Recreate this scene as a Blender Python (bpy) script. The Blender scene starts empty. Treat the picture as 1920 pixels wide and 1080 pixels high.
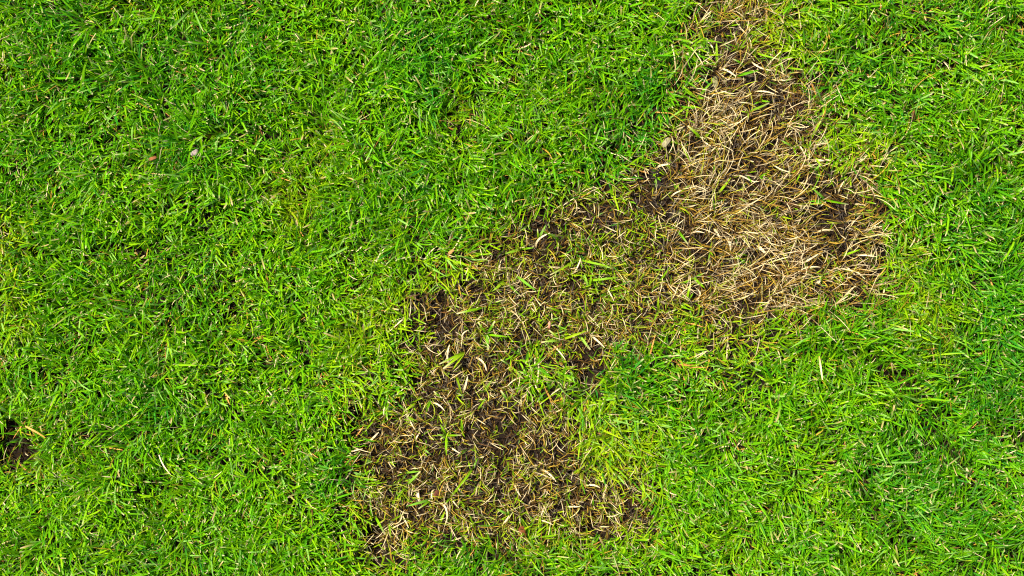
import bpy, math
import numpy as np
from mathutils import Vector

# ------------------------------------------------------------------ camera, light, exposure
SC = bpy.context.scene
COL = SC.collection
R = math.radians
CAM_H = 1.30                      # metres above the turf, looking straight down
FRAME_W = 1.00                    # the frame covers one metre of lawn across
PX = FRAME_W / 1920.0             # one photograph pixel on the ground, in metres

cam_d = bpy.data.cameras.new('camera')
cam = bpy.data.objects.new('camera', cam_d); COL.objects.link(cam)
cam.location = (0, 0, CAM_H); cam.rotation_euler = (0, 0, 0)
cam_d.sensor_width = 36.0
cam_d.lens = 36.0 * CAM_H / FRAME_W
cam_d.clip_start = 0.01; cam_d.clip_end = 200
SC.camera = cam

SUN_EL, SUN_ROT = R(55), R(-55)   # sun high to the upper left of the frame
w = bpy.data.worlds.new('World'); SC.world = w; w.use_nodes = True
nt = w.node_tree; nt.nodes.clear()
sky = nt.nodes.new('ShaderNodeTexSky'); sky.sky_type = 'NISHITA'; sky.sun_disc = False
sky.sun_elevation = SUN_EL; sky.sun_rotation = SUN_ROT
bg = nt.nodes.new('ShaderNodeBackground'); bg.inputs['Strength'].default_value = 0.095
wo = nt.nodes.new('ShaderNodeOutputWorld')
nt.links.new(sky.outputs[0], bg.inputs[0]); nt.links.new(bg.outputs[0], wo.inputs[0])
sun_d = bpy.data.lights.new('sun', 'SUN'); sun_d.energy = 4.8; sun_d.angle = R(2.5); sun_d.color = (1.0, 0.95, 0.86)
sun = bpy.data.objects.new('sun', sun_d); COL.objects.link(sun)
sd = Vector((math.sin(SUN_ROT) * math.cos(SUN_EL), math.cos(SUN_ROT) * math.cos(SUN_EL), math.sin(SUN_EL)))
sun.rotation_euler = (-sd).to_track_quat('-Z', 'Y').to_euler()
sun.location = sd * 5
SC.view_settings.view_transform = 'Standard'; SC.view_settings.look = 'None'
SC.view_settings.gamma = 1.0; SC.view_settings.use_curve_mapping = False
SC.view_settings.exposure = 1.28
SC.cycles.use_denoising = False; SC.cycles.pixel_filter_type = 'BLACKMAN_HARRIS'; SC.cycles.filter_width = 1.15
SC.cycles.max_bounces = 6; SC.cycles.diffuse_bounces = 3; SC.cycles.sample_clamp_indirect = 4

rng = np.random.default_rng(7)

# ------------------------------------------------------------------ helpers: noise and fields
def U(a, b, n): return rng.uniform(a, b, n)
def lerp(a, b, t): return a + (b - a) * t
def sstep(a, b, x):
    t = np.clip((x - a) / (b - a), 0, 1); return t * t * (3 - 2 * t)

def vnoise(x, y, seed):
    xi = np.floor(x).astype(np.int64); yi = np.floor(y).astype(np.int64)
    fx = x - xi; fy = y - yi
    fx = fx * fx * (3 - 2 * fx); fy = fy * fy * (3 - 2 * fy)
    def h(a, b):
        n = (a * 374761393 + b * 668265263 + seed * 1442695041) & 0x7fffffff
        n = ((n ^ (n >> 13)) * 1274126177) & 0x7fffffff
        n = (n ^ (n >> 16)) & 0xffff
        return n / 65535.0
    return lerp(lerp(h(xi, yi), h(xi + 1, yi), fx), lerp(h(xi, yi + 1), h(xi + 1, yi + 1), fx), fy)

def fbm(x, y, scale, seed, octaves=3):           # roughly -1 .. 1
    s = 0; a = 1; tot = 0
    for k in range(octaves):
        s = s + a * (vnoise(x / scale * 2 ** k + 31.7 * k, y / scale * 2 ** k + 17.3 * k, seed + k) * 2 - 1)
        tot += a; a *= 0.5
    return s / tot * 1.5

def wx(px): return (np.asarray(px, float) - 960) * PX
def wy(py): return (540 - np.asarray(py, float)) * PX

# outline of the dead patch, measured on the photograph (pixels -> ground plane)
DEAD = np.array([(1348, -40), (1418, -40), (1425, 60), (1440, 105), (1478, 150), (1520, 195), (1535, 250), (1540, 305), (1590, 338),
    (1628, 395), (1640, 470), (1628, 535), (1560, 572), (1490, 600), (1395, 598), (1320, 570), (1270, 560), (1240, 585), (1215, 628),
    (1150, 648), (1120, 690), (1075, 705), (1040, 680), (985, 665), (962, 715), (985, 758), (1035, 778), (1075, 812), (1085, 850),
    (1100, 885), (1165, 905), (1228, 940), (1235, 978), (1130, 992), (1040, 985), (960, 992), (860, 978), (770, 1005), (700, 1030),
    (672, 995), (690, 930), (700, 870), (655, 825), (668, 775), (742, 758), (775, 700), (768, 650), (805, 575), (855, 515),
    (925, 470), (995, 412), (1085, 388), (1180, 392), (1205, 325), (1255, 270), (1285, 205), (1315, 130), (1335, 60)], float)
DEADW = np.stack([wx(DEAD[:, 0]), wy(DEAD[:, 1])], 1)

def sdist(x, y, poly):                            # signed distance, negative inside
    d = np.full(x.shape, 1e9); inside = np.zeros(x.shape, bool)
    n = len(poly)
    for i in range(n):
        ax, ay = poly[i]; bx, by = poly[(i + 1) % n]
        ex, ey = bx - ax, by - ay
        t = np.clip(((x - ax) * ex + (y - ay) * ey) / (ex * ex + ey * ey), 0, 1)
        d = np.minimum(d, (x - ax - t * ex) ** 2 + (y - ay - t * ey) ** 2)
        if ey != 0:
            c = ((ay > y) != (by > y)) & (x < ex * (y - ay) / ey + ax)
            inside ^= c
    d = np.sqrt(d)
    return np.where(inside, -d, d)

def blobs(x, y, spots):                           # soft spots (px, py, radius px, weight)
    s = np.zeros(x.shape)
    for (px, py, r, wgt) in spots:
        d2 = ((x - wx(px)) ** 2 + (y - wy(py)) ** 2) / (r * PX) ** 2
        s = s + wgt * np.exp(-d2 * 1.2)
    return s

HOLES = [(20, 842, 36, 1.2), (55, 848, 26, .8), (12, 800, 24, .7), (556, 965, 18, 1.1), (655, 792, 28, 1.2), (1688, 702, 26, .8),
         (1640, 748, 20, .7), (772, 255, 16, .7), (700, 1005, 34, .9), (1095, 700, 30, .7), (1105, 990, 22, .8), (1120, 985, 18, .6)]
BARE_AND_SHADE = [(1398, 150, 28, 1), (1330, 150, 24, .9), (1345, 85, 26, .9), (1375, 40, 26, .7), (1330, 110, 22, .8), (1380, 95, 20, .5), (1235, 328, 26, 1), (1265, 405, 18, 1), (1048, 838, 30, 1.1), (1050, 870, 20, .7),
        (1548, 398, 26, .9), (1424, 455, 16, 1), (1360, 428, 18, .7), (1405, 350, 18, .7), (1090, 405, 26, .8), (1140, 420, 20, .6), (838, 618, 26, .9),
        (765, 690, 22, .8), (800, 770, 22, .8), (985, 930, 22, .8), (870, 700, 26, .6), (1520, 330, 20, .8), (1065, 545, 16, .8), (1010, 535, 18, .8),
        (1180, 585, 20, .6), (720, 800, 22, .7), (850, 560, 20, .6), (960, 640, 20, .6), (930, 740, 24, .5), (1500, 250, 18, .3),
        (1010, 450, 20, .7), (1480, 240, 18, .4), (760, 960, 18, .5), (1300, 300, 18, .5), (890, 880, 16, .5), (1195, 960, 18, .5), (700, 1000, 26, .8),
        (1300, 150, 20, .9), (1288, 212, 20, .9), (1255, 288, 20, .9), (1212, 345, 22, .9), (1190, 388, 20, .8), (1000, 432, 26, .9), (940, 484, 26, .9), (872, 522, 24, .9),  # bared along the left rim in place of the shadow the turf casts
        (822, 575, 26, .9), (784, 645, 28, .9), (762, 705, 24, .9), (690, 782, 28, .9), (702, 835, 26, .8), (990, 800, 30, .7), (930, 800, 24, .6), (1100, 665, 26, .8), (1150, 960, 30, .6)]  # left-rim shadow stand-ins go on, then other gaps
YELLOW = [(25, 440, 55, 1.1), (10, 470, 40, .8), (870, 205, 60, .8), (555, 380, 60, .7), (1050, 360, 70, .7), (1160, 800, 110, .75), (1730, 620, 80, .6), (640, 300, 60, .5),
          (455, 560, 70, .4), (1180, 400, 60, .6), (1610, 250, 70, .5), (1480, 60, 70, .6), (690, 600, 70, .5), (660, 700, 60, .5), (720, 450, 70, .5), (1350, 640, 90, .5),
          (60, 880, 80, .6), (300, 980, 90, .35), (980, 1040, 90, .4), (780, 330, 80, .4), (1160, 900, 60, .5), (1690, 490, 50, .5), (1700, 120, 90, .35), (560, 700, 80, .3),
          (30, 600, 70, .6), (60, 180, 60, .3), (430, 500, 60, .3)]
DEEP = [(800, 115, 90, .9), (390, 500, 70, .5), (1895, 600, 110, .9), (1830, 390, 70, .7), (640, 880, 70, .8), (1700, 890, 130, .55), (110, 50, 100, .8), (310, 120, 60, .5),
        (1880, 720, 90, .7), (700, 690, 50, .5), (1000, 110, 90, .4), (1240, 150, 60, .6), (420, 830, 80, .5), (1820, 1000, 120, .5), (560, 620, 60, .5), (1160, 720, 60, .5),
        (300, 760, 70, .5), (1480, 760, 80, .4), (500, 60, 60, .4), (1180, 240, 60, .6), (640, 420, 60, .4), (360, 300, 60, .5), (1860, 60, 80, .4)]
MIXED = [(1120, 520, 75, .55), (940, 600, 60, .45), (1040, 640, 60, .5), (1200, 440, 45, .5), (1215, 500, 45, .35), (1230, 570, 40, .3), (925, 520, 40, .3), (1400, 30, 60, .8), (1355, 5, 45, .7), (1425, 70, 34, .6), (1330, 55, 25, .35), (1395, 80, 30, .3), (1290, 230, 30, .2),
         (1445, 120, 35, .3), (990, 700, 40, .5), (840, 830, 40, .15), (720, 920, 45, .3), (890, 940, 60, .2), (1130, 940, 50, .2), (800, 540, 40, .15), (1540, 560, 50, .3),
         (960, 480, 40, .25), (1060, 450, 40, .25), (700, 840, 40, .2)]

def dead_mask(x, y):
    d = sdist(x, y, DEADW) / PX                   # in photograph pixels
    d = d + fbm(x, y, 0.05, 11, 3) * 24 + fbm(x, y, 0.016, 15, 2) * 20
    return d

def terrain(x, y):
    fade = (1 - sstep(.50, .565, np.abs(x))) * (1 - sstep(.285, .335, np.abs(y)))
    near = (np.abs(x) < .62) & (np.abs(y) < .42)
    z = np.zeros(x.shape)
    xn, yn = x[near], y[near]
    if xn.size:
        zz = fbm(xn, yn, 0.11, 3, 2) * 0.0065
        dm = sstep(25, -35, sdist(xn, yn, DEADW) / PX)
        zz += dm * (fbm(xn, yn, 0.022, 5, 3) * 0.0028 + fbm(xn, yn, 0.006, 8, 2) * 0.0010 + 0.001)
        zz -= sstep(.15, .9, blobs(xn, yn, HOLES)) * 0.011 + np.clip(blobs(xn, yn, BARE_AND_SHADE), 0, 1) * dm * .003
        z[near] = zz * fade[near]
    return z

# ------------------------------------------------------------------ helpers: materials
def blade_material(name, rough, spec, transl, bump):
    m = bpy.data.materials.new(name); m.use_nodes = True
    t = m.node_tree; N = t.nodes; N.clear(); L = t.links.new
    at = N.new('ShaderNodeAttribute'); at.attribute_name = 'blade_colour'
    uv = N.new('ShaderNodeAttribute'); uv.attribute_name = 'blade_coord'
    no = N.new('ShaderNodeTexNoise'); no.inputs['Scale'].default_value = 1.0; no.inputs['Detail'].default_value = 2
    L(uv.outputs['Vector'], no.inputs['Vector'])
    mr = N.new('ShaderNodeMapRange'); mr.inputs['From Min'].default_value = .3; mr.inputs['From Max'].default_value = .7
    mr.inputs['To Min'].default_value = .78; mr.inputs['To Max'].default_value = 1.2
    L(no.outputs['Fac'], mr.inputs['Value'])
    mx = N.new('ShaderNodeMix'); mx.data_type = 'RGBA'; mx.blend_type = 'MULTIPLY'; mx.inputs['Factor'].default_value = 1
    L(at.outputs['Color'], mx.inputs['A']); L(mr.outputs['Result'], mx.inputs['B'])
    p = N.new('ShaderNodeBsdfPrincipled'); p.inputs['Roughness'].default_value = rough
    p.inputs['Specular IOR Level'].default_value = spec
    L(mx.outputs['Result'], p.inputs['Base Color'])
    if bump:
        b = N.new('ShaderNodeBump'); b.inputs['Strength'].default_value = bump; b.inputs['Distance'].default_value = .0004
        L(no.outputs['Fac'], b.inputs['Height']); L(b.outputs['Normal'], p.inputs['Normal'])
    tr = N.new('ShaderNodeBsdfTranslucent'); L(mx.outputs['Result'], tr.inputs['Color'])
    ms = N.new('ShaderNodeMixShader'); ms.inputs['Fac'].default_value = transl
    L(p.outputs[0], ms.inputs[1]); L(tr.outputs[0], ms.inputs[2])
    o = N.new('ShaderNodeOutputMaterial'); L(ms.outputs[0], o.inputs['Surface'])
    return m

M_GREEN = blade_material('living_grass', .45, .08, .44, .15)
M_STRAW = blade_material('dead_grass', .65, .12, .12, .3)

def lump_material(name, c0, c1, scale, rough, bump):
    m = bpy.data.materials.new(name); m.use_nodes = True
    t = m.node_tree; N = t.nodes; L = t.links.new
    p = N['Principled BSDF']; p.inputs['Roughness'].default_value = rough; p.inputs['Specular IOR Level'].default_value = .08
    tc = N.new('ShaderNodeTexCoord')
    no = N.new('ShaderNodeTexNoise'); no.inputs['Scale'].default_value = scale; no.inputs['Detail'].default_value = 6; no.inputs['Roughness'].default_value = .65
    L(tc.outputs['Object'], no.inputs['Vector'])
    rp = N.new('ShaderNodeValToRGB'); rp.color_ramp.elements[0].position = .32; rp.color_ramp.elements[1].position = .68
    rp.color_ramp.elements[0].color = (*c0, 1); rp.color_ramp.elements[1].color = (*c1, 1)
    L(no.outputs['Fac'], rp.inputs['Fac']); L(rp.outputs['Color'], p.inputs['Base Color'])
    n2 = N.new('ShaderNodeTexNoise'); n2.inputs['Scale'].default_value = scale * 4; n2.inputs['Detail'].default_value = 4
    L(tc.outputs['Object'], n2.inputs['Vector'])
    b = N.new('ShaderNodeBump'); b.inputs['Strength'].default_value = bump; b.inputs['Distance'].default_value = .001
    L(n2.outputs['Fac'], b.inputs['Height']); L(b.outputs['Normal'], p.inputs['Normal'])
    return m

M_SOIL = lump_material('soil', (.0030, .0019, .0011), (.019, .0115, .0065), 130, .95, .8)
M_CLOD = lump_material('dark_soil_clod', (.010, .007, .006), (.035, .027, .022), 300, .95, .8)
M_PEBBLE = lump_material('pebble', (.14, .10, .08), (.32, .26, .22), 260, .8, .5)

def tag(o, label=None, cat=None, group=None, kind=None):
    if label: o['label'] = label
    if cat: o['category'] = cat
    if group: o['group'] = group
    if kind: o['kind'] = kind
    return o

# ------------------------------------------------------------------ helpers: ribbons (blades) in bulk
def ribbons(name, mat, C, Wd, side, fold, colr, parent=None, link=True):
    """C (n,r,3) centre lines, Wd (n,r) widths, side (n,r,3) unit across vectors, fold (n,) keel depth, colr (n,r,3)"""
    n, r = Wd.shape
    tg = np.gradient(C, axis=1)
    tg /= np.linalg.norm(tg, axis=2, keepdims=True) + 1e-9
    nr = np.cross(tg, side)
    V = np.empty((n, r, 3, 3), np.float32)
    h = Wd[..., None] * .5
    V[:, :, 0] = C - side * h
    V[:, :, 2] = C + side * h
    V[:, :, 1] = C - nr * (Wd * fold[:, None])[..., None]
    base = (np.arange(n) * r * 3)[:, None, None]
    k = (np.arange(r - 1) * 3)[None, :, None]
    q0 = np.array([0, 1, 4, 3]); q1 = np.array([1, 2, 5, 4])
    F = np.stack([base + k + q0, base + k + q1], 2).reshape(-1, 4)
    me = bpy.data.meshes.new(name)
    nv, nf = n * r * 3, len(F)
    me.vertices.add(nv); me.vertices.foreach_set('co', V.reshape(-1))
    me.loops.add(nf * 4); me.loops.foreach_set('vertex_index', F.reshape(-1).astype(np.int32))
    me.polygons.add(nf); me.polygons.foreach_set('loop_start', (np.arange(nf) * 4).astype(np.int32))
    me.polygons.foreach_set('use_smooth', np.ones(nf, bool))
    me.update(calc_edges=True)
    ca = me.attributes.new('blade_colour', 'FLOAT_COLOR', 'POINT')
    cc = np.ones((n, r, 3, 4), np.float32); cc[..., :3] = colr[:, :, None, :]
    ca.data.foreach_set('color', cc.reshape(-1))
    ua = me.attributes.new('blade_coord', 'FLOAT_VECTOR', 'POINT')
    uu = np.empty((n, r, 3, 3), np.float32)
    uu[..., 0] = np.array([-2.2, 0, 2.2]); uu[..., 1] = np.linspace(0, 3, r)[None, :, None]
    uu[..., 2] = (rng.random(n) * 500)[:, None, None]
    ua.data.foreach_set('vector', uu.reshape(-1))
    me.materials.append(mat)
    o = bpy.data.objects.new(name, me)
    COL.objects.link(o)
    if parent: o.parent = parent
    return o

def arcs(x, y, z, L, phi, th0, th1, dphi, r, ease=1.4, ts=None):
    """centre lines of n blades: start point, length, heading, lean at root and at tip (radians from upright), turn of heading"""
    n = len(x); t = np.linspace(0, 1, r) if ts is None else np.asarray(ts)
    tm = (t[1:] + t[:-1]) / 2
    th = th0[:, None] + (th1 - th0)[:, None] * tm[None] ** ease
    ph = phi[:, None] + dphi[:, None] * tm[None]
    st = L[:, None] * np.diff(t)[None]
    D = np.stack([np.sin(th) * np.cos(ph), np.sin(th) * np.sin(ph), np.cos(th)], 2) * st[..., None]
    C = np.concatenate([np.zeros((n, 1, 3)), np.cumsum(D, 1)], 1)
    C += np.stack([x, y, z], 1)[:, None, :]
    return C

def sides(C, roll):
    tg = np.gradient(C, axis=1); tg /= np.linalg.norm(tg, axis=2, keepdims=True) + 1e-9
    up = np.zeros_like(tg); up[..., 2] = 1
    s = np.cross(up, tg); ln = np.linalg.norm(s, axis=2, keepdims=True)
    s = np.where(ln > 1e-3, s / (ln + 1e-9), np.array([1., 0, 0]))
    nrm = np.cross(tg, s)
    r = roll[..., None]
    return s * np.cos(r) + nrm * np.sin(r)

def keep_above(C, lift=.0012):
    g = terrain(C[..., 0].copy(), C[..., 1].copy()) + lift
    C[..., 2] = np.maximum(C[..., 2], g)
    return C

DEEPG = np.array([.045, .215, .003]); MIDG = np.array([.125, .355, .003]); BRIG = np.array([.290, .470, .003])
MINT = np.array([.26, .46, .090]); YEL = np.array([.44, .42, .008]); BLUEG = np.array([.022, .20, .016])
PALE = np.array([.66, .52, .27]); GOLD = np.array([.37, .22, .022]); BRN = np.array([.075, .036, .010]); GREY = np.array([.075, .055, .036])
ORNG = np.array([.50, .22, .05]); LIME = np.array([.34, .40, .015])

def pick(n, cols, p):
    return np.array(cols)[rng.choice(len(cols), n, p=np.array(p) / np.sum(p))]

# ------------------------------------------------------------------ the setting: soil
def soil_sheet():
    def axis(half, step, outer):
        core = np.arange(-half, half + step / 2, step)
        ext = half + np.array([.05, .15, .4, 1, 2.5, 6, 15, 40])
        return np.concatenate([-ext[::-1], core, ext])
    xs = axis(.58, .0028, 40); ys = axis(.36, .0028, 40)
    X, Y = np.meshgrid(xs, ys)
    Z = terrain(X.ravel(), Y.ravel())
    co = np.stack([X.ravel(), Y.ravel(), Z], 1).astype(np.float32)
    nx, ny = len(xs), len(ys)
    i = (np.arange(ny - 1)[:, None] * nx + np.arange(nx - 1)[None]).reshape(-1)
    F = np.stack([i, i + 1, i + nx + 1, i + nx], 1)
    me = bpy.data.meshes.new('soil')
    me.vertices.add(len(co)); me.vertices.foreach_set('co', co.reshape(-1))
    me.loops.add(F.size); me.loops.foreach_set('vertex_index', F.reshape(-1).astype(np.int32))
    me.polygons.add(len(F)); me.polygons.foreach_set('loop_start', (np.arange(len(F)) * 4).astype(np.int32))
    me.polygons.foreach_set('use_smooth', np.ones(len(F), bool))
    me.update(calc_edges=True); me.materials.append(M_SOIL)
    o = bpy.data.objects.new('soil', me); COL.objects.link(o)
    tag(o, 'dark brown bare soil under the turf, showing through the dead patch', 'soil', kind='structure')
soil_sheet()

# ------------------------------------------------------------------ living grass
def grass_fields(x, y):
    d = dead_mask(x, y)
    g = .45 * sstep(-45, 10, d) + .55 * sstep(-10, 75, d)                                     # 1 = living turf
    lobe = sstep(1200, 1300, x / PX + 960) * sstep(620, 580, 540 - y / PX)
    mix = np.clip(blobs(x, y, MIXED) * 1.2 * (.35 + 1.1 * vnoise(x / .012, y / .012, 231)), 0, .65) + .04 + .15 * (1 - lobe) * (vnoise(x / .01, y / .01, 233) > .5)
    bare = np.clip(blobs(x, y, BARE_AND_SHADE), 0, 1)
    g = np.maximum(g, mix * (1 - bare))
    g = g * (1 - .95 * np.clip(blobs(x, y, HOLES), 0, 1))
    g = g * (1 - np.clip(blobs(x, y, [(367, 286, 11, 1.3), (286, 297, 7, .8)]), 0, 1))
    g = g * (1 - .25 * np.clip(fbm(x, y, .05, 41, 2), 0, 1))
    yel = np.clip(blobs(x, y, YELLOW) * 1.25, 0, 1.3) + .9 * np.exp(-np.clip(d, 0, None) / 50)
    yel = np.clip(yel + .35 * fbm(x, y, .07, 51, 2), 0, 1.1)
    deep = np.clip(blobs(x, y, DEEP) * 1.25 + .5 * fbm(x, y, .09, 61, 2), 0, 1)
    return d, g, yel, deep

def living_blades(name, x0, x1, y0, y1, density, plain=False):
    A = (x1 - x0) * (y1 - y0); n = int(A * density)
    nx = int(math.sqrt(n * (x1 - x0) / (y1 - y0))); ny = int(n / nx)
    gx, gy = np.meshgrid(np.arange(nx) + .5, np.arange(ny) + .5)
    x = x0 + (gx.ravel() + U(-.7, .7, nx * ny)) * (x1 - x0) / nx
    y = y0 + (gy.ravel() + U(-.7, .7, nx * ny)) * (y1 - y0) / ny
    if plain:
        d = np.full(x.shape, 500.); g = np.ones(x.shape)
        yel = np.clip(.2 + .35 * fbm(x, y, .07, 51, 2), 0, 1); deep = np.clip(.2 + .35 * fbm(x, y, .09, 61, 2), 0, 1)
    else:
        d, g, yel, deep = grass_fields(x, y)
    k = rng.random(len(x)) < g
    x, y, d, yel, deep = x[k], y[k], d[k], yel[k], deep[k]
    ns = len(x)
    # each shoot carries two to five leaves that fan out from one foot
    cnt = rng.choice([2, 3, 4, 5], ns, p=[.2, .4, .3, .1])
    drift = fbm(x, y, .06, 71, 2) * 4.0 + fbm(x, y, .15, 75, 1) * 3      # neighbouring shoots lean alike
    lean = np.clip(.18 + .22 * rng.random(ns) + .15 * fbm(x, y, .04, 78, 2), 0, .6)
    vig = np.clip(1 + .25 * fbm(x, y, .05, 81, 2) - .12 * yel + .15 * deep, .6, 1.35)  # tall and short clumps
    vig = vig * np.where(d < 0, .62, lerp(.80, 1.0, np.clip(d / 45, 0, 1)))
    s = np.repeat(np.arange(ns), cnt); n = len(s)
    first = np.cumsum(cnt) - cnt
    idx = np.arange(n) - first[s]
    ph0 = U(0, 2 * np.pi, ns)
    phi = ph0[s] + idx * 2.55 + rng.normal(0, .45, n)
    # bend headings towards the drift of the clump
    dd = (drift[s] - phi + np.pi) % (2 * np.pi) - np.pi
    phi = phi + dd * .30
    L = U(.015, .033, n) * vig[s] * np.where(rng.random(n) < .06, 1.35, 1)
    th0 = np.clip(lean[s] * .6 + rng.normal(.12, .12, n), .02, .7)
    th1 = np.clip(U(.60, 1.50, n) + .15 * lean[s], .4, 1.85)
    Wb = U(.0010, .0021, n) * lerp(.85, 1.05, vig[s] - .4) * np.where(d[s] < 0, .8, 1)
    r = 5; TS = np.array([0, .25, .58, .88, 1.0])
    zz = np.zeros(n) if plain else terrain(x[s], y[s])
    C = arcs(x[s] + rng.normal(0, .0008, n), y[s] + rng.normal(0, .0008, n), zz - .001, L, phi, th0, th1, rng.normal(0, .35, n), r, .85, TS)
    if plain: C[..., 2] = np.maximum(C[..., 2], .0012)
    else:
        C[:, 1:] = keep_above(C[:, 1:])
    cut = rng.random(n) < .30                                   # mown tips end square, others taper to a point
    prof_p = np.array([.35, .80, 1.0, .45, .03]); prof_c = np.array([.38, .78, 1.0, .85, .45])
    Wd = np.where(cut[:, None], prof_c, prof_p) * Wb[:, None]
    roll = rng.normal(0, .38, n)[:, None] + rng.normal(0, .5, n)[:, None] * TS[None]
    S = sides(C, roll)
    # colour of each blade
    a = rng.random(n)[:, None]; yl = yel[s][:, None]; dp = deep[s][:, None]
    col = lerp(DEEPG, MIDG, np.clip(a * 1.5 - .55 * dp + .1, 0, 1)); col = lerp(col, BRIG, np.clip((rng.random(n)[:, None] - .45) * 1.5 + .45 * yl - .6 * dp, 0, 1))
    col = lerp(col, YEL, np.clip(yl - .45, 0, 1) * .8 * rng.random(n)[:, None])
    q = rng.random(n)[:, None]
    col = np.where(q < .08, lerp(col, MINT, .7), col)
    col = np.where((q > .10) & (q < .10 + .18 * dp), lerp(col, BLUEG, .75), col)
    dry = rng.random(n)[:, None] < (.015 + .05 * np.clip(yl, 0, 1) + np.where(d[s][:, None] < 12, .12, .17 * np.exp(-np.clip(d[s][:, None], 0, None) / 45)))
    dryc = pick(n, [PALE * .85, GOLD, ORNG * .7, LIME], [.25, .30, .15, .30])
    col = np.where(dry, dryc, col)
    col *= U(.86, 1.14, n)[:, None]
    t = TS[None, :, None]
    c3 = np.repeat(col[:, None, :], r, 1)
    foot = lerp(LIME, PALE, .35) * .75
    Wd = np.where(dry, Wd * .42, Wd)
    c3 = lerp(c3, foot, (np.clip(1 - t / .28, 0, 1) * .75))
    tipdry = (cut & (rng.random(n) < .55)) | (rng.random(n) < .08)
    c3[:, -1] = np.where(tipdry[:, None], PALE * U(.8, 1.1, n)[:, None], c3[:, -1])
    half = tipdry & (rng.random(n) < .12)
    c3[:, -2] = np.where(half[:, None], lerp(GOLD, PALE, .4), c3[:, -2])
    fold = U(-.02, .22, n)
    return ribbons(name, M_GREEN, C, Wd, S, fold, c3)

lawn = living_blades('lawn_grass', -.57, .57, -.34, .34, 47000)
tag(lawn, 'dense bright green mown lawn grass surrounding the dead brown patch', 'grass', kind='stuff')

# turf that goes on around it: one square of blades repeated on a grid with turns
outer = living_blades('outer_lawn_grass', -.095, .095, -.085, .085, 43000, plain=True)
tag(outer, 'green lawn grass continuing beyond the dead patch in every direction', 'grass', kind='stuff')
def spread(o):
    ng = bpy.data.node_groups.new('turf_squares', 'GeometryNodeTree')
    ng.interface.new_socket('Geometry', in_out='INPUT', socket_type='NodeSocketGeometry')
    ng.interface.new_socket('Geometry', in_out='OUTPUT', socket_type='NodeSocketGeometry')
    N = ng.nodes; Lk = ng.links.new
    gi = N.new('NodeGroupInput'); go = N.new('NodeGroupOutput')
    gr = N.new('GeometryNodeMeshGrid')
    nx, ny = 30, 24
    gr.inputs['Size X'].default_value = (nx - 1) * .19; gr.inputs['Size Y'].default_value = (ny - 1) * .17
    gr.inputs['Vertices X'].default_value = nx; gr.inputs['Vertices Y'].default_value = ny
    pos = N.new('GeometryNodeInputPosition'); sp = N.new('ShaderNodeSeparateXYZ'); Lk(pos.outputs[0], sp.inputs[0])
    outs = []
    for ax, lim in (('X', .57), ('Y', .34)):
        ab = N.new('ShaderNodeMath'); ab.operation = 'ABSOLUTE'; Lk(sp.outputs[ax], ab.inputs[0])
        ls = N.new('ShaderNodeMath'); ls.operation = 'LESS_THAN'; Lk(ab.outputs[0], ls.inputs[0]); ls.inputs[1].default_value = lim
        outs.append(ls)
    an = N.new('ShaderNodeMath'); an.operation = 'MULTIPLY'; Lk(outs[0].outputs[0], an.inputs[0]); Lk(outs[1].outputs[0], an.inputs[1])
    de = N.new('GeometryNodeDeleteGeometry'); de.domain = 'POINT'
    Lk(gr.outputs['Mesh'], de.inputs['Geometry']); Lk(an.outputs[0], de.inputs['Selection'])
    ri = N.new('FunctionNodeRandomValue'); ri.data_type = 'INT'
    ins = [s for s in ri.inputs if s.type == 'INT']; ins[0].default_value = 0; ins[1].default_value = 1
    mu = N.new('ShaderNodeMath'); mu.operation = 'MULTIPLY'; mu.inputs[1].default_value = math.pi
    Lk([s for s in ri.outputs if s.type == 'INT'][0], mu.inputs[0])
    cx = N.new('ShaderNodeCombineXYZ'); Lk(mu.outputs[0], cx.inputs['Z'])
    ip = N.new('GeometryNodeInstanceOnPoints')
    Lk(de.outputs['Geometry'], ip.inputs['Points']); Lk(gi.outputs[0], ip.inputs['Instance']); Lk(cx.outputs[0], ip.inputs['Rotation'])
    Lk(ip.outputs[0], go.inputs[0])
    md = o.modifiers.new('turf_squares', 'NODES'); md.node_group = ng
spread(outer)

# ------------------------------------------------------------------ dead grass: straw tufts and thatch
def scatter(n, x0=-.57, x1=.57, y0=-.34, y1=.34):
    return U(x0, x1, n), U(y0, y1, n)

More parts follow.
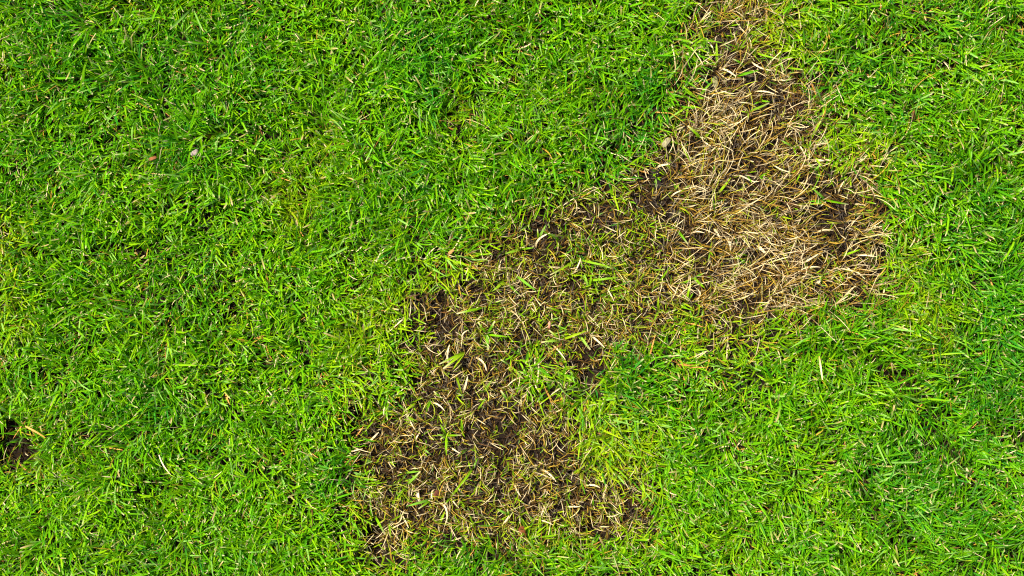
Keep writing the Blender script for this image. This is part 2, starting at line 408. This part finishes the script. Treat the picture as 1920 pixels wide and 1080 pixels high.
def dead_straw():
    x, y = scatter(52000)
    d = dead_mask(x, y)
    bare = np.clip(blobs(x, y, BARE_AND_SHADE), 0, 1); hole = np.clip(blobs(x, y, HOLES), 0, 1)
    p = (.66 * sstep(20, -20, d) + .34 * sstep(100, 10, d)) * (1 - .85 * bare) * (.25 + 1.0 * sstep(.2, .8, vnoise(x / .014, y / .014, 91))) * (1 - .55 * hole)
    p = np.maximum(p, .03 * (d > 0))
    k = rng.random(len(x)) < p * .42
    x, y, d = x[k], y[k], d[k]
    ns = len(x)
    lobe = sstep(1180, 1300, x / PX + 960) * sstep(640, 560, 540 - y / PX)     # long combed straw on the wide side
    cnt = rng.choice([1, 2, 3, 4, 5, 7], ns, p=[.12, .22, .25, .2, .13, .08])
    s = np.repeat(np.arange(ns), cnt); n = len(s)
    lb = lobe[s]
    comb = .62 + fbm(x, y, .06, 101, 2) * .9
    tuft = U(0, 2 * np.pi, ns)
    spreadv = np.where(rng.random(n) < .30 + .45 * lb, .4, 1.4)
    phi = np.where(rng.random(n) < .08 + .68 * lb, comb[s], tuft[s]) + rng.normal(0, 1, n) * spreadv
    L = np.where(lb > .5, U(.014, .038, n), U(.011, .027, n)) * np.where(d[s] > 8, 1.3, 1)
    th0 = U(.0, .45, n) + .28 * lb; th1 = U(.9, 2.1, n) + .2 * lb
    r = 7
    z = terrain(x[s], y[s]) - .001
    C = arcs(x[s] + rng.normal(0, .0013, n), y[s] + rng.normal(0, .0013, n), z, L, phi, th0, th1, rng.normal(0, .7, n), r, 1.15)
    C[:, 1:] = keep_above(C[:, 1:], .0008)
    Wb = U(.00045, .00085, n) * np.where(rng.random(n) < .06, 1.5, 1)
    prof = np.array([.9, 1.0, 1.0, .95, .85, .7, .35])
    Wd = Wb[:, None] * prof * U(.8, 1.2, (n, r))
    roll = rng.normal(0, .6, n)[:, None] + rng.normal(0, 1.0, n)[:, None] * np.linspace(0, 1, r)[None]
    S = sides(C, roll)
    tip = pick(n, [PALE, PALE * 1.15, GOLD, LIME, BRN * 1.6], [.40, .10, .22, .10, .18])
    ft = pick(n, [GOLD * .8, BRN * 1.4, BRN, LIME * .7, PALE * .6], [.30, .26, .32, .07, .05])
    olive = (rng.random(n) < .20 * (1 - lb) + .12 * (d[s] > 5))[:, None]
    tip = np.where(olive, LIME * U(.6, 1.05, n)[:, None], tip); ft = np.where(olive, LIME * .5, ft)
    t = np.linspace(0, 1, r)[None, :, None]
    c3 = lerp(ft[:, None], tip[:, None], np.clip(t * 1.5 - .35, 0, 1)) * U(.8, 1.15, n)[:, None, None]
    o = ribbons('dead_grass', M_STRAW, C, Wd, S, U(.05, .35, n), c3)
    tag(o, 'matted straw coloured dead grass filling the bare patch in the lawn', 'dead grass', kind='stuff')

def thatch():
    x, y = scatter(120000)
    d = dead_mask(x, y)
    p = (sstep(30, -10, d) * .45 + .05) * (1 - np.clip(blobs(x, y, HOLES), 0, 1))
    k = rng.random(len(x)) < p
    x, y, d = x[k], y[k], d[k]; n = len(x)
    comb = .4 + fbm(x, y, .03, 121, 2) * 2.5
    phi = np.where(rng.random(n) < .5, comb, U(0, 6.28, n)) + rng.normal(0, .4, n)
    L = U(.005, .018, n); r = 4
    z = terrain(x, y) + U(.0006, .003, n)
    C = arcs(x, y, z, L, phi, U(1.35, 1.6, n), U(1.45, 1.75, n), rng.normal(0, .5, n), r)
    C = keep_above(C, .0006)
    Wd = U(.0004, .0011, n)[:, None] * np.array([.6, 1, 1, .4])
    S = sides(C, rng.normal(0, .5, n)[:, None] * np.ones(r)[None])
    col = pick(n, [GREY, BRN, BRN * .6, GREY * 1.9, GOLD * .7, PALE * .6], [.30, .26, .24, .10, .06, .04]) * U(.4, .85, n)[:, None]
    o = ribbons('thatch', M_STRAW, C, Wd, S, U(0, .3, n), np.repeat(col[:, None], r, 1))
    tag(o, 'thin grey brown thatch fibres lying flat on the bare soil', 'thatch', kind='stuff')

def understory():                                     # dead leaves low down between the living shoots
    x, y = scatter(5000)
    d = dead_mask(x, y); k = (d > -5) & (blobs(x, y, HOLES) < .3)
    x, y = x[k], y[k]; n = len(x)
    C = arcs(x, y, terrain(x, y) + .002, U(.010, .026, n), U(0, 6.28, n), U(.5, 1.2, n), U(1.1, 1.8, n), rng.normal(0, .5, n), 6)
    C[:, 1:] = keep_above(C[:, 1:])
    Wd = U(.0008, .0016, n)[:, None] * np.array([.7, 1, 1, .9, .7, .2])
    S = sides(C, rng.normal(0, .8, n)[:, None] * np.ones(6)[None])
    col = pick(n, [GOLD, PALE, BRN * 1.5, ORNG], [.35, .3, .2, .15]) * U(.8, 1.1, n)[:, None]
    o = ribbons('withered_leaves', M_STRAW, C, Wd, S, U(.05, .3, n), np.repeat(col[:, None], 6, 1))
    tag(o, 'scattered withered brown leaf blades low between the green lawn shoots', 'withered leaves', kind='stuff')
def dead_stubs():                                     # short brown stems still standing in the patch
    x, y = scatter(110000)
    d = dead_mask(x, y)
    bare = np.clip(blobs(x, y, BARE_AND_SHADE), 0, 1)
    p = sstep(35, -20, d) * (.35 + .8 * sstep(.25, .75, vnoise(x / .011, y / .011, 191))) * (1 - .75 * bare)
    p = np.maximum(p, .8 * sstep(.15, .4, blobs(x, y, HOLES)) * (vnoise(x / .006, y / .006, 197) > .35))
    k = rng.random(len(x)) < p * .75
    x, y, d = x[k], y[k], d[k]; n = len(x); r = 4
    L = U(.006, .017, n)
    C = arcs(x, y, terrain(x, y) - .001, L, U(0, 6.28, n), U(0, .35, n), U(.3, 1.5, n), rng.normal(0, .6, n), r, 1.2)
    C[:, 1:] = keep_above(C[:, 1:])
    Wd = U(.0006, .0013, n)[:, None] * np.array([1, .95, .9, .45])
    S = sides(C, rng.normal(0, 1, n)[:, None] * np.ones(r)[None])
    ft = pick(n, [BRN, BRN * .6, GOLD * .6], [.45, .3, .25]); tip = pick(n, [BRN * 1.3, GOLD, GOLD * .7, LIME * .8, PALE], [.34, .22, .20, .14, .10])
    t = np.linspace(0, 1, r)[None, :, None]
    c3 = lerp(ft[:, None], tip[:, None], np.clip(t * 1.6 - .5, 0, 1)) * U(.75, 1.15, n)[:, None, None]
    o = ribbons('dead_stubs', M_STRAW, C, Wd, S, U(.05, .3, n), c3)
    tag(o, 'short golden brown stubs of dead grass standing between the straw', 'dead grass', kind='stuff')
dead_straw(); thatch(); dead_stubs(); understory()

# ------------------------------------------------------------------ things one can pick out
def zoom(ox, oy, s, pts): return [(ox + a / s, oy + b / s) for a, b in pts]

def ground(px, py, z=0.0):
    """point at height z above the plane that is seen at a photograph pixel"""
    k = (CAM_H - z) / CAM_H
    return float(wx(px)) * k, float(wy(py)) * k

def tz(x, y): return float(terrain(np.array([x]), np.array([y]))[0])

def place_word(px, py):
    if py < 215 and px > 1250: return "at the dead patch's narrow top"
    if px > 1180 and py < 640: return 'in the broad straw lobe'
    if 900 < px < 1240 and py < 660 and not (px < 960 and py > 600): return 'in the neck between dead lobes'
    return 'in the dark lower dead lobe'

def curve_blade(name, mat, P, width, prof, cols, parent=None, origin=(0, 0, 0), roll=0.0, fold=.12, r=8):
    P = np.asarray(P, float)
    seg = np.r_[0, np.cumsum(np.linalg.norm(np.diff(P, axis=0), axis=1))]; seg /= seg[-1]
    t = np.linspace(0, 1, r)
    # smooth interpolation through the given points
    if len(P) == 2: C = P[0] + (P[1] - P[0]) * t[:, None]
    else:
        C = np.stack([np.polyval(np.polyfit(seg, P[:, k], min(len(P) - 1, 3)), t) for k in range(3)], 1)
    C = C - np.asarray(origin)
    C = C[None]
    S = sides(C, np.full((1, r), roll) + np.linspace(0, rng.normal(0, .3), r)[None])
    Wd = (np.interp(t, np.linspace(0, 1, len(prof)), prof) * width)[None]
    c3 = np.stack([np.interp(t, np.linspace(0, 1, len(cols)), np.array(cols)[:, k]) for k in range(3)], 1)[None]
    return ribbons(name, mat, C, Wd, S, np.array([fold]), c3, parent)

SPRIGS = []
def sp(ox, oy, s, root, *tips): SPRIGS.append((zoom(ox, oy, s, [root])[0], zoom(ox, oy, s, tips)))
a = (1180, 0, 4.5)
sp(*a, (570, 830), (695, 690), (460, 760), (640, 825), (440, 720)); sp(*a, (495, 890), (610, 912), (465, 830), (390, 970), (480, 1000))
sp(*a, (740, 550), (735, 350), (650, 535)); sp(*a, (905, 640), (1095, 592)); sp(*a, (975, 545), (870, 495))
sp(*a, (1005, 945), (1180, 870), (1000, 1010), (940, 940)); sp(*a, (600, 370), (715, 325), (625, 410)); sp(*a, (710, 465), (640, 465), (735, 420))
sp(*a, (1015, 390), (990, 300), (1065, 320)); sp(*a, (1070, 450), (990, 390), (1260, 500)); sp(*a, (1110, 850), (1120, 790), (1050, 880), (1190, 860))
a = (1180, 220, 5.4)
sp(*a, (745, 225), (590, 85), (860, 95)); sp(*a, (850, 75), (990, 50), (865, 120)); sp(*a, (525, 270), (400, 240), (615, 450)); sp(*a, (545, 735), (620, 680))
sp(*a, (460, 730), (460, 660), (510, 670)); sp(*a, (540, 910), (625, 1000), (490, 980)); sp(*a, (870, 960), (835, 790)); sp(*a, (900, 770), (1030, 610))
sp(*a, (850, 570), (865, 460)); sp(*a, (1205, 870), (1100, 810)); sp(*a, (1200, 790), (1290, 770)); sp(*a, (380, 590), (300, 510))
a = (1420, 180, 4.5)
sp(*a, (580, 880), (455, 770), (440, 920), (770, 915), (430, 890)); sp(*a, (450, 360), (550, 185), (440, 440)); sp(*a, (470, 640), (430, 550), (540, 570))
sp(*a, (320, 740), (365, 650)); sp(*a, (300, 425), (200, 375), (330, 500)); sp(*a, (10, 690), (80, 650), (75, 700)); sp(*a, (290, 655), (330, 620), (255, 640))
a = (1180, 400, 4.9)
sp(*a, (590, 590), (700, 545), (695, 690), (480, 655)); sp(*a, (270, 640), (380, 480), (210, 700)); sp(*a, (520, 820), (560, 650), (590, 730), (480, 720))
sp(*a, (440, 150), (540, 285), (340, 110)); sp(*a, (740, 350), (755, 260), (725, 450), (770, 390)); sp(*a, (555, 400), (555, 330), (558, 480))
sp(*a, (330, 250), (285, 185)); sp(*a, (265, 900), (265, 760), (310, 915), (225, 990))
a = (1420, 400, 4.9)
sp(*a, (740, 520), (680, 605), (790, 620), (700, 430)); sp(*a, (215, 190), (135, 145)); sp(*a, (500, 600), (505, 665)); sp(*a, (590, 640), (575, 570))
sp(*a, (780, 390), (850, 320), (950, 330))
a = (920, 380, 4.5)
sp(*a, (740, 480), (500, 610), (1030, 545)); sp(*a, (260, 390), (120, 430), (370, 380), (265, 310)); sp(*a, (810, 660), (1075, 630))
sp(*a, (830, 740), (890, 770), (850, 600), (790, 600)); sp(*a, (120, 660), (260, 795), (10, 750)); sp(*a, (210, 610), (390, 750)); sp(*a, (600, 920), (470, 880))
sp(*a, (400, 310), (470, 180), (395, 220))
a = (730, 540, 4.7)
sp(*a, (860, 410), (780, 300), (910, 480), (930, 290), (870, 550), (1040, 430)); sp(*a, (850, 165), (595, 225)); sp(*a, (665, 560), (560, 720), (475, 710), (440, 670))
sp(*a, (590, 780), (640, 940)); sp(*a, (830, 920), (910, 800), (780, 890)); sp(*a, (1060, 680), (980, 630), (1180, 800)); sp(*a, (1045, 1000), (1090, 920), (980, 900))
sp(*a, (780, 1070), (850, 970)); sp(*a, (470, 980), (390, 910)); sp(*a, (270, 500), (225, 460), (320, 460))
a = (960, 560, 4.9)
sp(*a, (450, 380), (340, 290), (270, 400), (700, 290)); sp(*a, (620, 340), (720, 470))
a = (630, 740, 6.0)
sp(*a, (1240, 460), (1170, 330), (1135, 450), (1170, 500), (1410, 455), (1240, 690)); sp(*a, (970, 600), (890, 575), (1075, 680)); sp(*a, (740, 720), (715, 590))
sp(*a, (770, 880), (660, 925), (960, 860)); sp(*a, (1420, 430), (1410, 260), (1450, 480)); sp(*a, (1540, 830), (1400, 1020), (1600, 700)); sp(*a, (1080, 870), (1090, 780))
sp(*a, (1060, 60), (1015, 200)); sp(*a, (900, 90), (765, 190))
a = (640, 880, 5.4)
sp(*a, (660, 160), (555, 300), (800, 20)); sp(*a, (1100, 290), (1045, 360), (1320, 10)); sp(*a, (920, 300), (660, 375), (780, 400)); sp(*a, (990, 560), (1050, 420), (925, 500))
sp(*a, (340, 470), (440, 660), (230, 430)); sp(*a, (480, 540), (500, 680), (660, 430)); sp(*a, (310, 560), (290, 270)); sp(*a, (230, 700), (270, 840))
a = (900, 860, 5.333)
sp(*a, (290, 570), (170, 500), (270, 505)); sp(*a, (600, 690), (600, 560)); sp(*a, (755, 420), (775, 310)); sp(*a, (1130, 480), (1130, 390))
sp(*a, (1620, 470), (1560, 360), (1690, 410)); sp(*a, (930, 150), (1040, 70))

def sprig_words(rp, tips):
    v = [(t[0] - rp[0], t[1] - rp[1]) for t in tips]; ln = max(math.hypot(*q) for q in v)
    size = 'tiny' if ln < 17 else ('short' if ln < 27 else ('long' if ln < 42 else 'very long'))
    if len(v) == 1: return f'{size} single green grass blade'
    if len(v) == 2:
        an = math.degrees(math.acos(max(-1, min(1, (v[0][0] * v[1][0] + v[0][1] * v[1][1]) / (math.hypot(*v[0]) * math.hypot(*v[1]))))))
        return f'{size} green sprig, two blades in a ' + ('narrow V' if an < 75 else ('wide V' if an < 140 else 'straight line'))
    return f'{size} green sprig of {["three", "four", "five"][len(v) - 3]} spreading blades'

def stem(parent, h, rad, c):
    t = np.linspace(0, 1, 4); k = 6; ax, ay = rng.normal(0, .001, 2)
    vs = []; fs = []
    for i in range(4):
        for j in range(k):
            an = j * 2 * math.pi / k; rr = rad * (1.15 - .45 * t[i])
            vs.append((ax * t[i] ** 2 + rr * math.cos(an), ay * t[i] ** 2 + rr * math.sin(an), h * t[i]))
    for i in range(3):
        for j in range(k): fs.append((i * k + j, i * k + (j + 1) % k, (i + 1) * k + (j + 1) % k, (i + 1) * k + j))
    fs.append(tuple(3 * k + j for j in range(k)))
    me = bpy.data.meshes.new('stem'); me.from_pydata(vs, [], fs)
    ca = me.attributes.new('blade_colour', 'FLOAT_COLOR', 'POINT')
    ca.data.foreach_set('color', np.tile(np.r_[c, 1.0], len(vs)).astype(np.float32))
    me.materials.append(M_GREEN)
    for p in me.polygons: p.use_smooth = True
    o = bpy.data.objects.new('stem', me); COL.objects.link(o); o.parent = parent

for (rp, tips) in SPRIGS:
    x, y = ground(*rp); z = tz(x, y) - .0005
    e = bpy.data.objects.new('grass_sprig', None); COL.objects.link(e)
    e.location = (x, y, z); e.empty_display_size = .005
    tag(e, sprig_words(rp, tips) + ' ' + place_word(*rp), 'grass sprig', 'green sprigs in the dead patch')
    base_c = lerp(MIDG, BRIG, rng.random())
    stem(e, .0055, .0007, lerp(LIME, GOLD, rng.uniform(.2, .8)))
    for tp in tips:
        ln = math.hypot(tp[0] - rp[0], tp[1] - rp[1]) * PX
        h = .004 + .35 * ln * rng.uniform(.6, 1.2)
        P = []
        for t, q in ((0, 0), (.33, .75), (.7, 1.05), (1, .9)):
            zz = z + q * h + .004 * (t > 0)
            gx, gy = ground(rp[0] + (tp[0] - rp[0]) * t, rp[1] + (tp[1] - rp[1]) * t, zz)
            P.append((gx, gy, zz if t else z))
        c = lerp(base_c, [DEEPG, BRIG, MINT, LIME][rng.integers(4)], rng.uniform(.1, .5))
        cut = rng.random() < .3
        curve_blade('blade', M_GREEN, P, rng.uniform(.0019, .0027) if ln > .012 else rng.uniform(.0015, .0021), [.4, .9, 1, .95, .75, .5 if cut else .05],
                    [lerp(c, LIME, .5), c, c * 1.05, c, PALE if cut else c], e, (x, y, z), rng.normal(0, .25), rng.uniform(.05, .18))

STRAWS = []
def stw(ox, oy, s, *lines):
    for l in lines:
        wide = 1.0
        if isinstance(l[-1], float): wide = l[-1]; l = l[:-1]
        STRAWS.append((zoom(ox, oy, s, l), wide))
stw(1180, 0, 4.5, [(760, 570), (900, 645), 1.3], [(1050, 775), (1140, 770), (1240, 800)], [(600, 325), (690, 380), (715, 450)], [(640, 860), (750, 785), (820, 770)],
    [(1210, 670), (1350, 675), 1.3], [(760, 390), (830, 360), (910, 325)], [(1025, 515), (1130, 580), (1250, 590)], [(715, 960), (730, 840)])
stw(1180, 220, 5.4, [(640, 415), (720, 370), (795, 365)], [(260, 520), (330, 485), (410, 475), 1.4], [(870, 325), (970, 322)], [(1045, 595), (1150, 600), (1230, 640), (1310, 650)],
    [(1240, 640), (1310, 545), 1.6], [(420, 815), (530, 740)], [(800, 370), (885, 295)], [(750, 240), (830, 295)], [(560, 905), (700, 875)])
stw(1420, 180, 4.5, [(415, 560), (440, 450)], [(455, 550), (620, 540), 1.4], [(350, 410), (410, 520)], [(345, 980), (450, 870)], [(680, 830), (730, 720)],
    [(110, 550), (200, 620), (270, 640)], [(510, 940), (580, 890)])
stw(1420, 400, 4.9, [(0, 290), (75, 360), 2.2], [(370, 480), (500, 410), (580, 360), 1.4], [(540, 180), (600, 155), (700, 155)], [(860, 520), (990, 605), 1.5], [(800, 480), (900, 570)],
    [(870, 385), (980, 385), (1100, 400)], [(400, 520), (470, 495), (580, 495)], [(540, 660), (580, 610), 2.2])
stw(1180, 400, 4.9, [(890, 220), (930, 340), 1.9], [(770, 140), (835, 240), 1.3], [(560, 190), (690, 180)], [(610, 800), (650, 730), (600, 680)])
stw(920, 380, 4.5, [(690, 610), (760, 470)], [(980, 720), (1040, 830)], [(380, 380), (390, 330), (500, 255), 1.3], [(60, 620), (90, 480)], [(515, 1000), (515, 930)])
stw(730, 540, 4.7, [(660, 500), (660, 390), (700, 370)], [(540, 700), (510, 610), (530, 500), 1.3], [(645, 930), (690, 780), 1.5], [(745, 610), (830, 660), (855, 730), 1.3])
stw(630, 740, 6.0, [(345, 550), (480, 420), 1.3], [(570, 275), (610, 120)], [(1080, 90), (1220, 180)], [(1290, 590), (1400, 660)], [(900, 530), (940, 430)])
stw(640, 880, 5.4, [(445, 620), (640, 530)], [(980, 345), (1050, 380), (1070, 460), (1050, 560), 1.3], [(1110, 290), (1190, 390)], [(620, 470), (680, 590)], [(770, 200), (790, 330), 1.8], [(950, 200), (920, 300)])
stw(900, 860, 5.333, [(345, 250), (410, 380)], [(600, 100), (700, 160), (760, 230), 1.5], [(1050, 270), (1200, 290), 1.3], [(850, 480), (1000, 480)], [(215, 660), (290, 570)], [(1180, 680), (1290, 680)], [(645, 460), (610, 570), 1.3])
stw(960, 560, 4.9, [(230, 500), (240, 700), (215, 820)], [(380, 430), (490, 560)], [(710, 330), (800, 400), (850, 450), 1.3], [(880, 715), (950, 640)])
for (l, wide) in STRAWS:
    m = len(l); P = []
    h0 = rng.uniform(.004, .008)
    for i, (px, py) in enumerate(l):
        t = i / (m - 1)
        gx, gy = ground(px, py, .008)
        zz = tz(gx, gy) + (.003 if i == 0 else h0 + .004 * math.sin(t * 2.4))
        P.append((*ground(px, py, zz), zz))
    if m == 2:
        mid = (np.array(P[0]) + np.array(P[1])) / 2; mid[2] += .003
        mid[:2] += rng.normal(0, .0008, 2)
        P = [P[0], tuple(mid), P[1]]
    c = PALE * rng.uniform(.9, 1.2)
    o0 = P[0]
    o = curve_blade('dry_straw', M_STRAW, P, .0014 * wide, [.7, 1, 1, .9, .8, .35], [lerp(GOLD, PALE, .4), c, c * 1.05, c], None, o0, rng.normal(0, .3), rng.uniform(.1, .3))
    o.location = o0
    shape = ('curved' if m > 2 else 'straight'); body = 'broad' if wide > 1.55 else ('flat' if wide > 1 else 'thin')
    ln = math.hypot(l[-1][0] - l[0][0], l[-1][1] - l[0][1])
    size = 'short' if ln < 21 else ('long' if ln < 30 else 'very long')
    tag(o, f'{size} {body} {shape} pale dry straw {place_word(*l[0])}', 'straw', 'loose pale straws in the dead patch')

# stray stalks lying on the green turf
def stalk(l, z, width, cols, label):
    P = [(*ground(px, py, z + dz), z + dz) for (px, py, dz) in l]
    o = curve_blade('dry_stalk', M_STRAW, P, width, [.8, 1, 1, .9, .5], cols, None, P[0], .1, .2)
    o.location = P[0]; tag(o, label, 'straw')
stalk([(47, 799, 0), (66, 809, .002), (85, 821, .001)], .026, .0017, [ORNG * 1.1, ORNG * 1.2, GOLD], 'straight orange dry stalk on green grass beside the small dark hole')
stalk([(298, 853, 0), (306, 872, .003), (320, 890, .001)], .027, .0011, [PALE, PALE * 1.2, PALE], 'thin white curved stalk lying on green grass left of the dead patch')
stalk([(1536, 668, 0), (1539, 690, .002), (1542, 712, 0)], .027, .0016, [GOLD, PALE, PALE], 'upright looking tan stalk on green grass below the straw lobe')

def leaf_piece(px, py, z, ln, wd, ang, c0, c1, label, curl=.3):
    x, y = ground(px, py, z)
    r = 7; t = np.linspace(-.5, .5, r)
    ca, sa = math.cos(ang), math.sin(ang)
    C = np.stack([x + t * ln * ca, y + t * ln * sa, z + curl * ln * (.25 - t * t) + rng.normal(0, .0003, r)], 1) - np.array([x, y, z])
    C = C[None]
    Wd = (wd * np.array([.55, .8, 1.1, .8, 1.0, .95, .5]) * U(.8, 1.2, 7))[None]
    S = sides(C, np.full((1, r), rng.normal(0, .2)))
    tt = np.linspace(0, 1, r)[:, None]
    o = ribbons('leaf_fragment', M_STRAW, C, Wd, S, np.array([.2]), (lerp(c0, c1, tt) * U(.85, 1.1, r)[:, None])[None])
    sm = o.modifiers.new('thickness', 'SOLIDIFY'); sm.thickness = .0003
    o.location = (x, y, z); tag(o, label, 'leaf fragment')
leaf_piece(980, 999, .009, .013, .0065, 1.75, np.array([.17, .050, .012]), np.array([.13, .035, .009]), 'rusty brown leaf fragment at the bottom edge of the dead patch')
leaf_piece(1030, 609, .010, .007, .0022, 1.5, np.array([.45, .17, .10]), np.array([.50, .25, .14]), 'small reddish leaf fragment among mixed green and straw in the neck')
leaf_piece(818, 926, .009, .008, .0045, 1.2, np.array([.16, .05, .02]), np.array([.12, .04, .02]), 'dark red brown leaf scrap under straw in the lower lobe')
leaf_piece(1249, 267, .009, .011, .0055, .9, np.array([.20, .17, .08]), np.array([.26, .21, .12]), 'greyish tan leaf fragment at the green edge of the straw lobe')
leaf_piece(1341, 154, .005, .011, .0055, 1.7, np.array([.17, .16, .07]), np.array([.20, .17, .06]), 'flat olive grey leaf piece on bare soil near the patch top')
leaf_piece(286, 297, .024, .008, .004, .3, np.array([.20, .075, .022]), np.array([.16, .055, .016]), 'rusty brown leaf scrap between green blades near the pebble')
leaf_piece(846, 235+237, .022, .007, .003, .7, np.array([.40, .18, .05]), np.array([.36, .2, .06]), 'small orange brown leaf scrap in green grass above the neck')

# pebble and soil clods
def lump(name, px, py, z, size, mat, seed, squash, rough):
    import bmesh
    bm = bmesh.new(); bmesh.ops.create_icosphere(bm, subdivisions=3, radius=.5)
    for v in bm.verts:
        p = v.co.normalized()
        f = 1 + rough * float(fbm(np.array([p.x * 1.3 + seed]), np.array([p.y * 1.3 + p.z * 2.1]), .8, seed, 3)[0])
        # flatten a few facets
        for k in range(5):
            a = seed * 1.7 + k * 1.9; nn = Vector((math.cos(a) * math.sin(k + .6), math.sin(a) * math.sin(k + .6), math.cos(k + .6)))
            dt = p.dot(nn) * f
            if dt > .82: f *= .82 / dt
        v.co = Vector((p.x * size[0], p.y * size[1], p.z * size[2] * squash)) * f * .5
    for f in bm.faces: f.smooth = True
    me = bpy.data.meshes.new(name); bm.to_mesh(me); bm.free(); me.materials.append(mat)
    o = bpy.data.objects.new(name, me); COL.objects.link(o)
    x, y = ground(px, py, z); o.location = (x, y, z); o.rotation_euler = (0, 0, seed * .9)
    return o
tag(lump('pebble', 366, 287, .0225, (.0072, .0060, .0065), M_PEBBLE, 4, .9, .45), 'small pale beige pebble lodged among green grass blades', 'pebble')
for i, (px, py, sz, lb) in enumerate([
        (1229, 326, .012, 'dark soil clod in the bare hollow beside the green left edge'),
        (1233, 346, .010, 'grey soil clod just below the bare hollow at the left edge'),
        (1264, 404, .014, 'wide dark soil clod showing between straw near the neck'),
        (1425, 452, .012, 'dark grey soil clod beside a broad white straw'),
        (1350, 78, .010, 'dark soil clod at the narrow top of the dead patch'),
        (852, 795, .009, 'dark soil clod exposed among short straw in the lower lobe')]):
    x, y = ground(px, py)
    tag(lump('soil_clod', px, py, tz(x, y) + .0015, (sz, sz * .8, sz * .7), M_CLOD, 11 + i, .8, .3), lb, 'soil clod', 'soil clods in the dead patch')
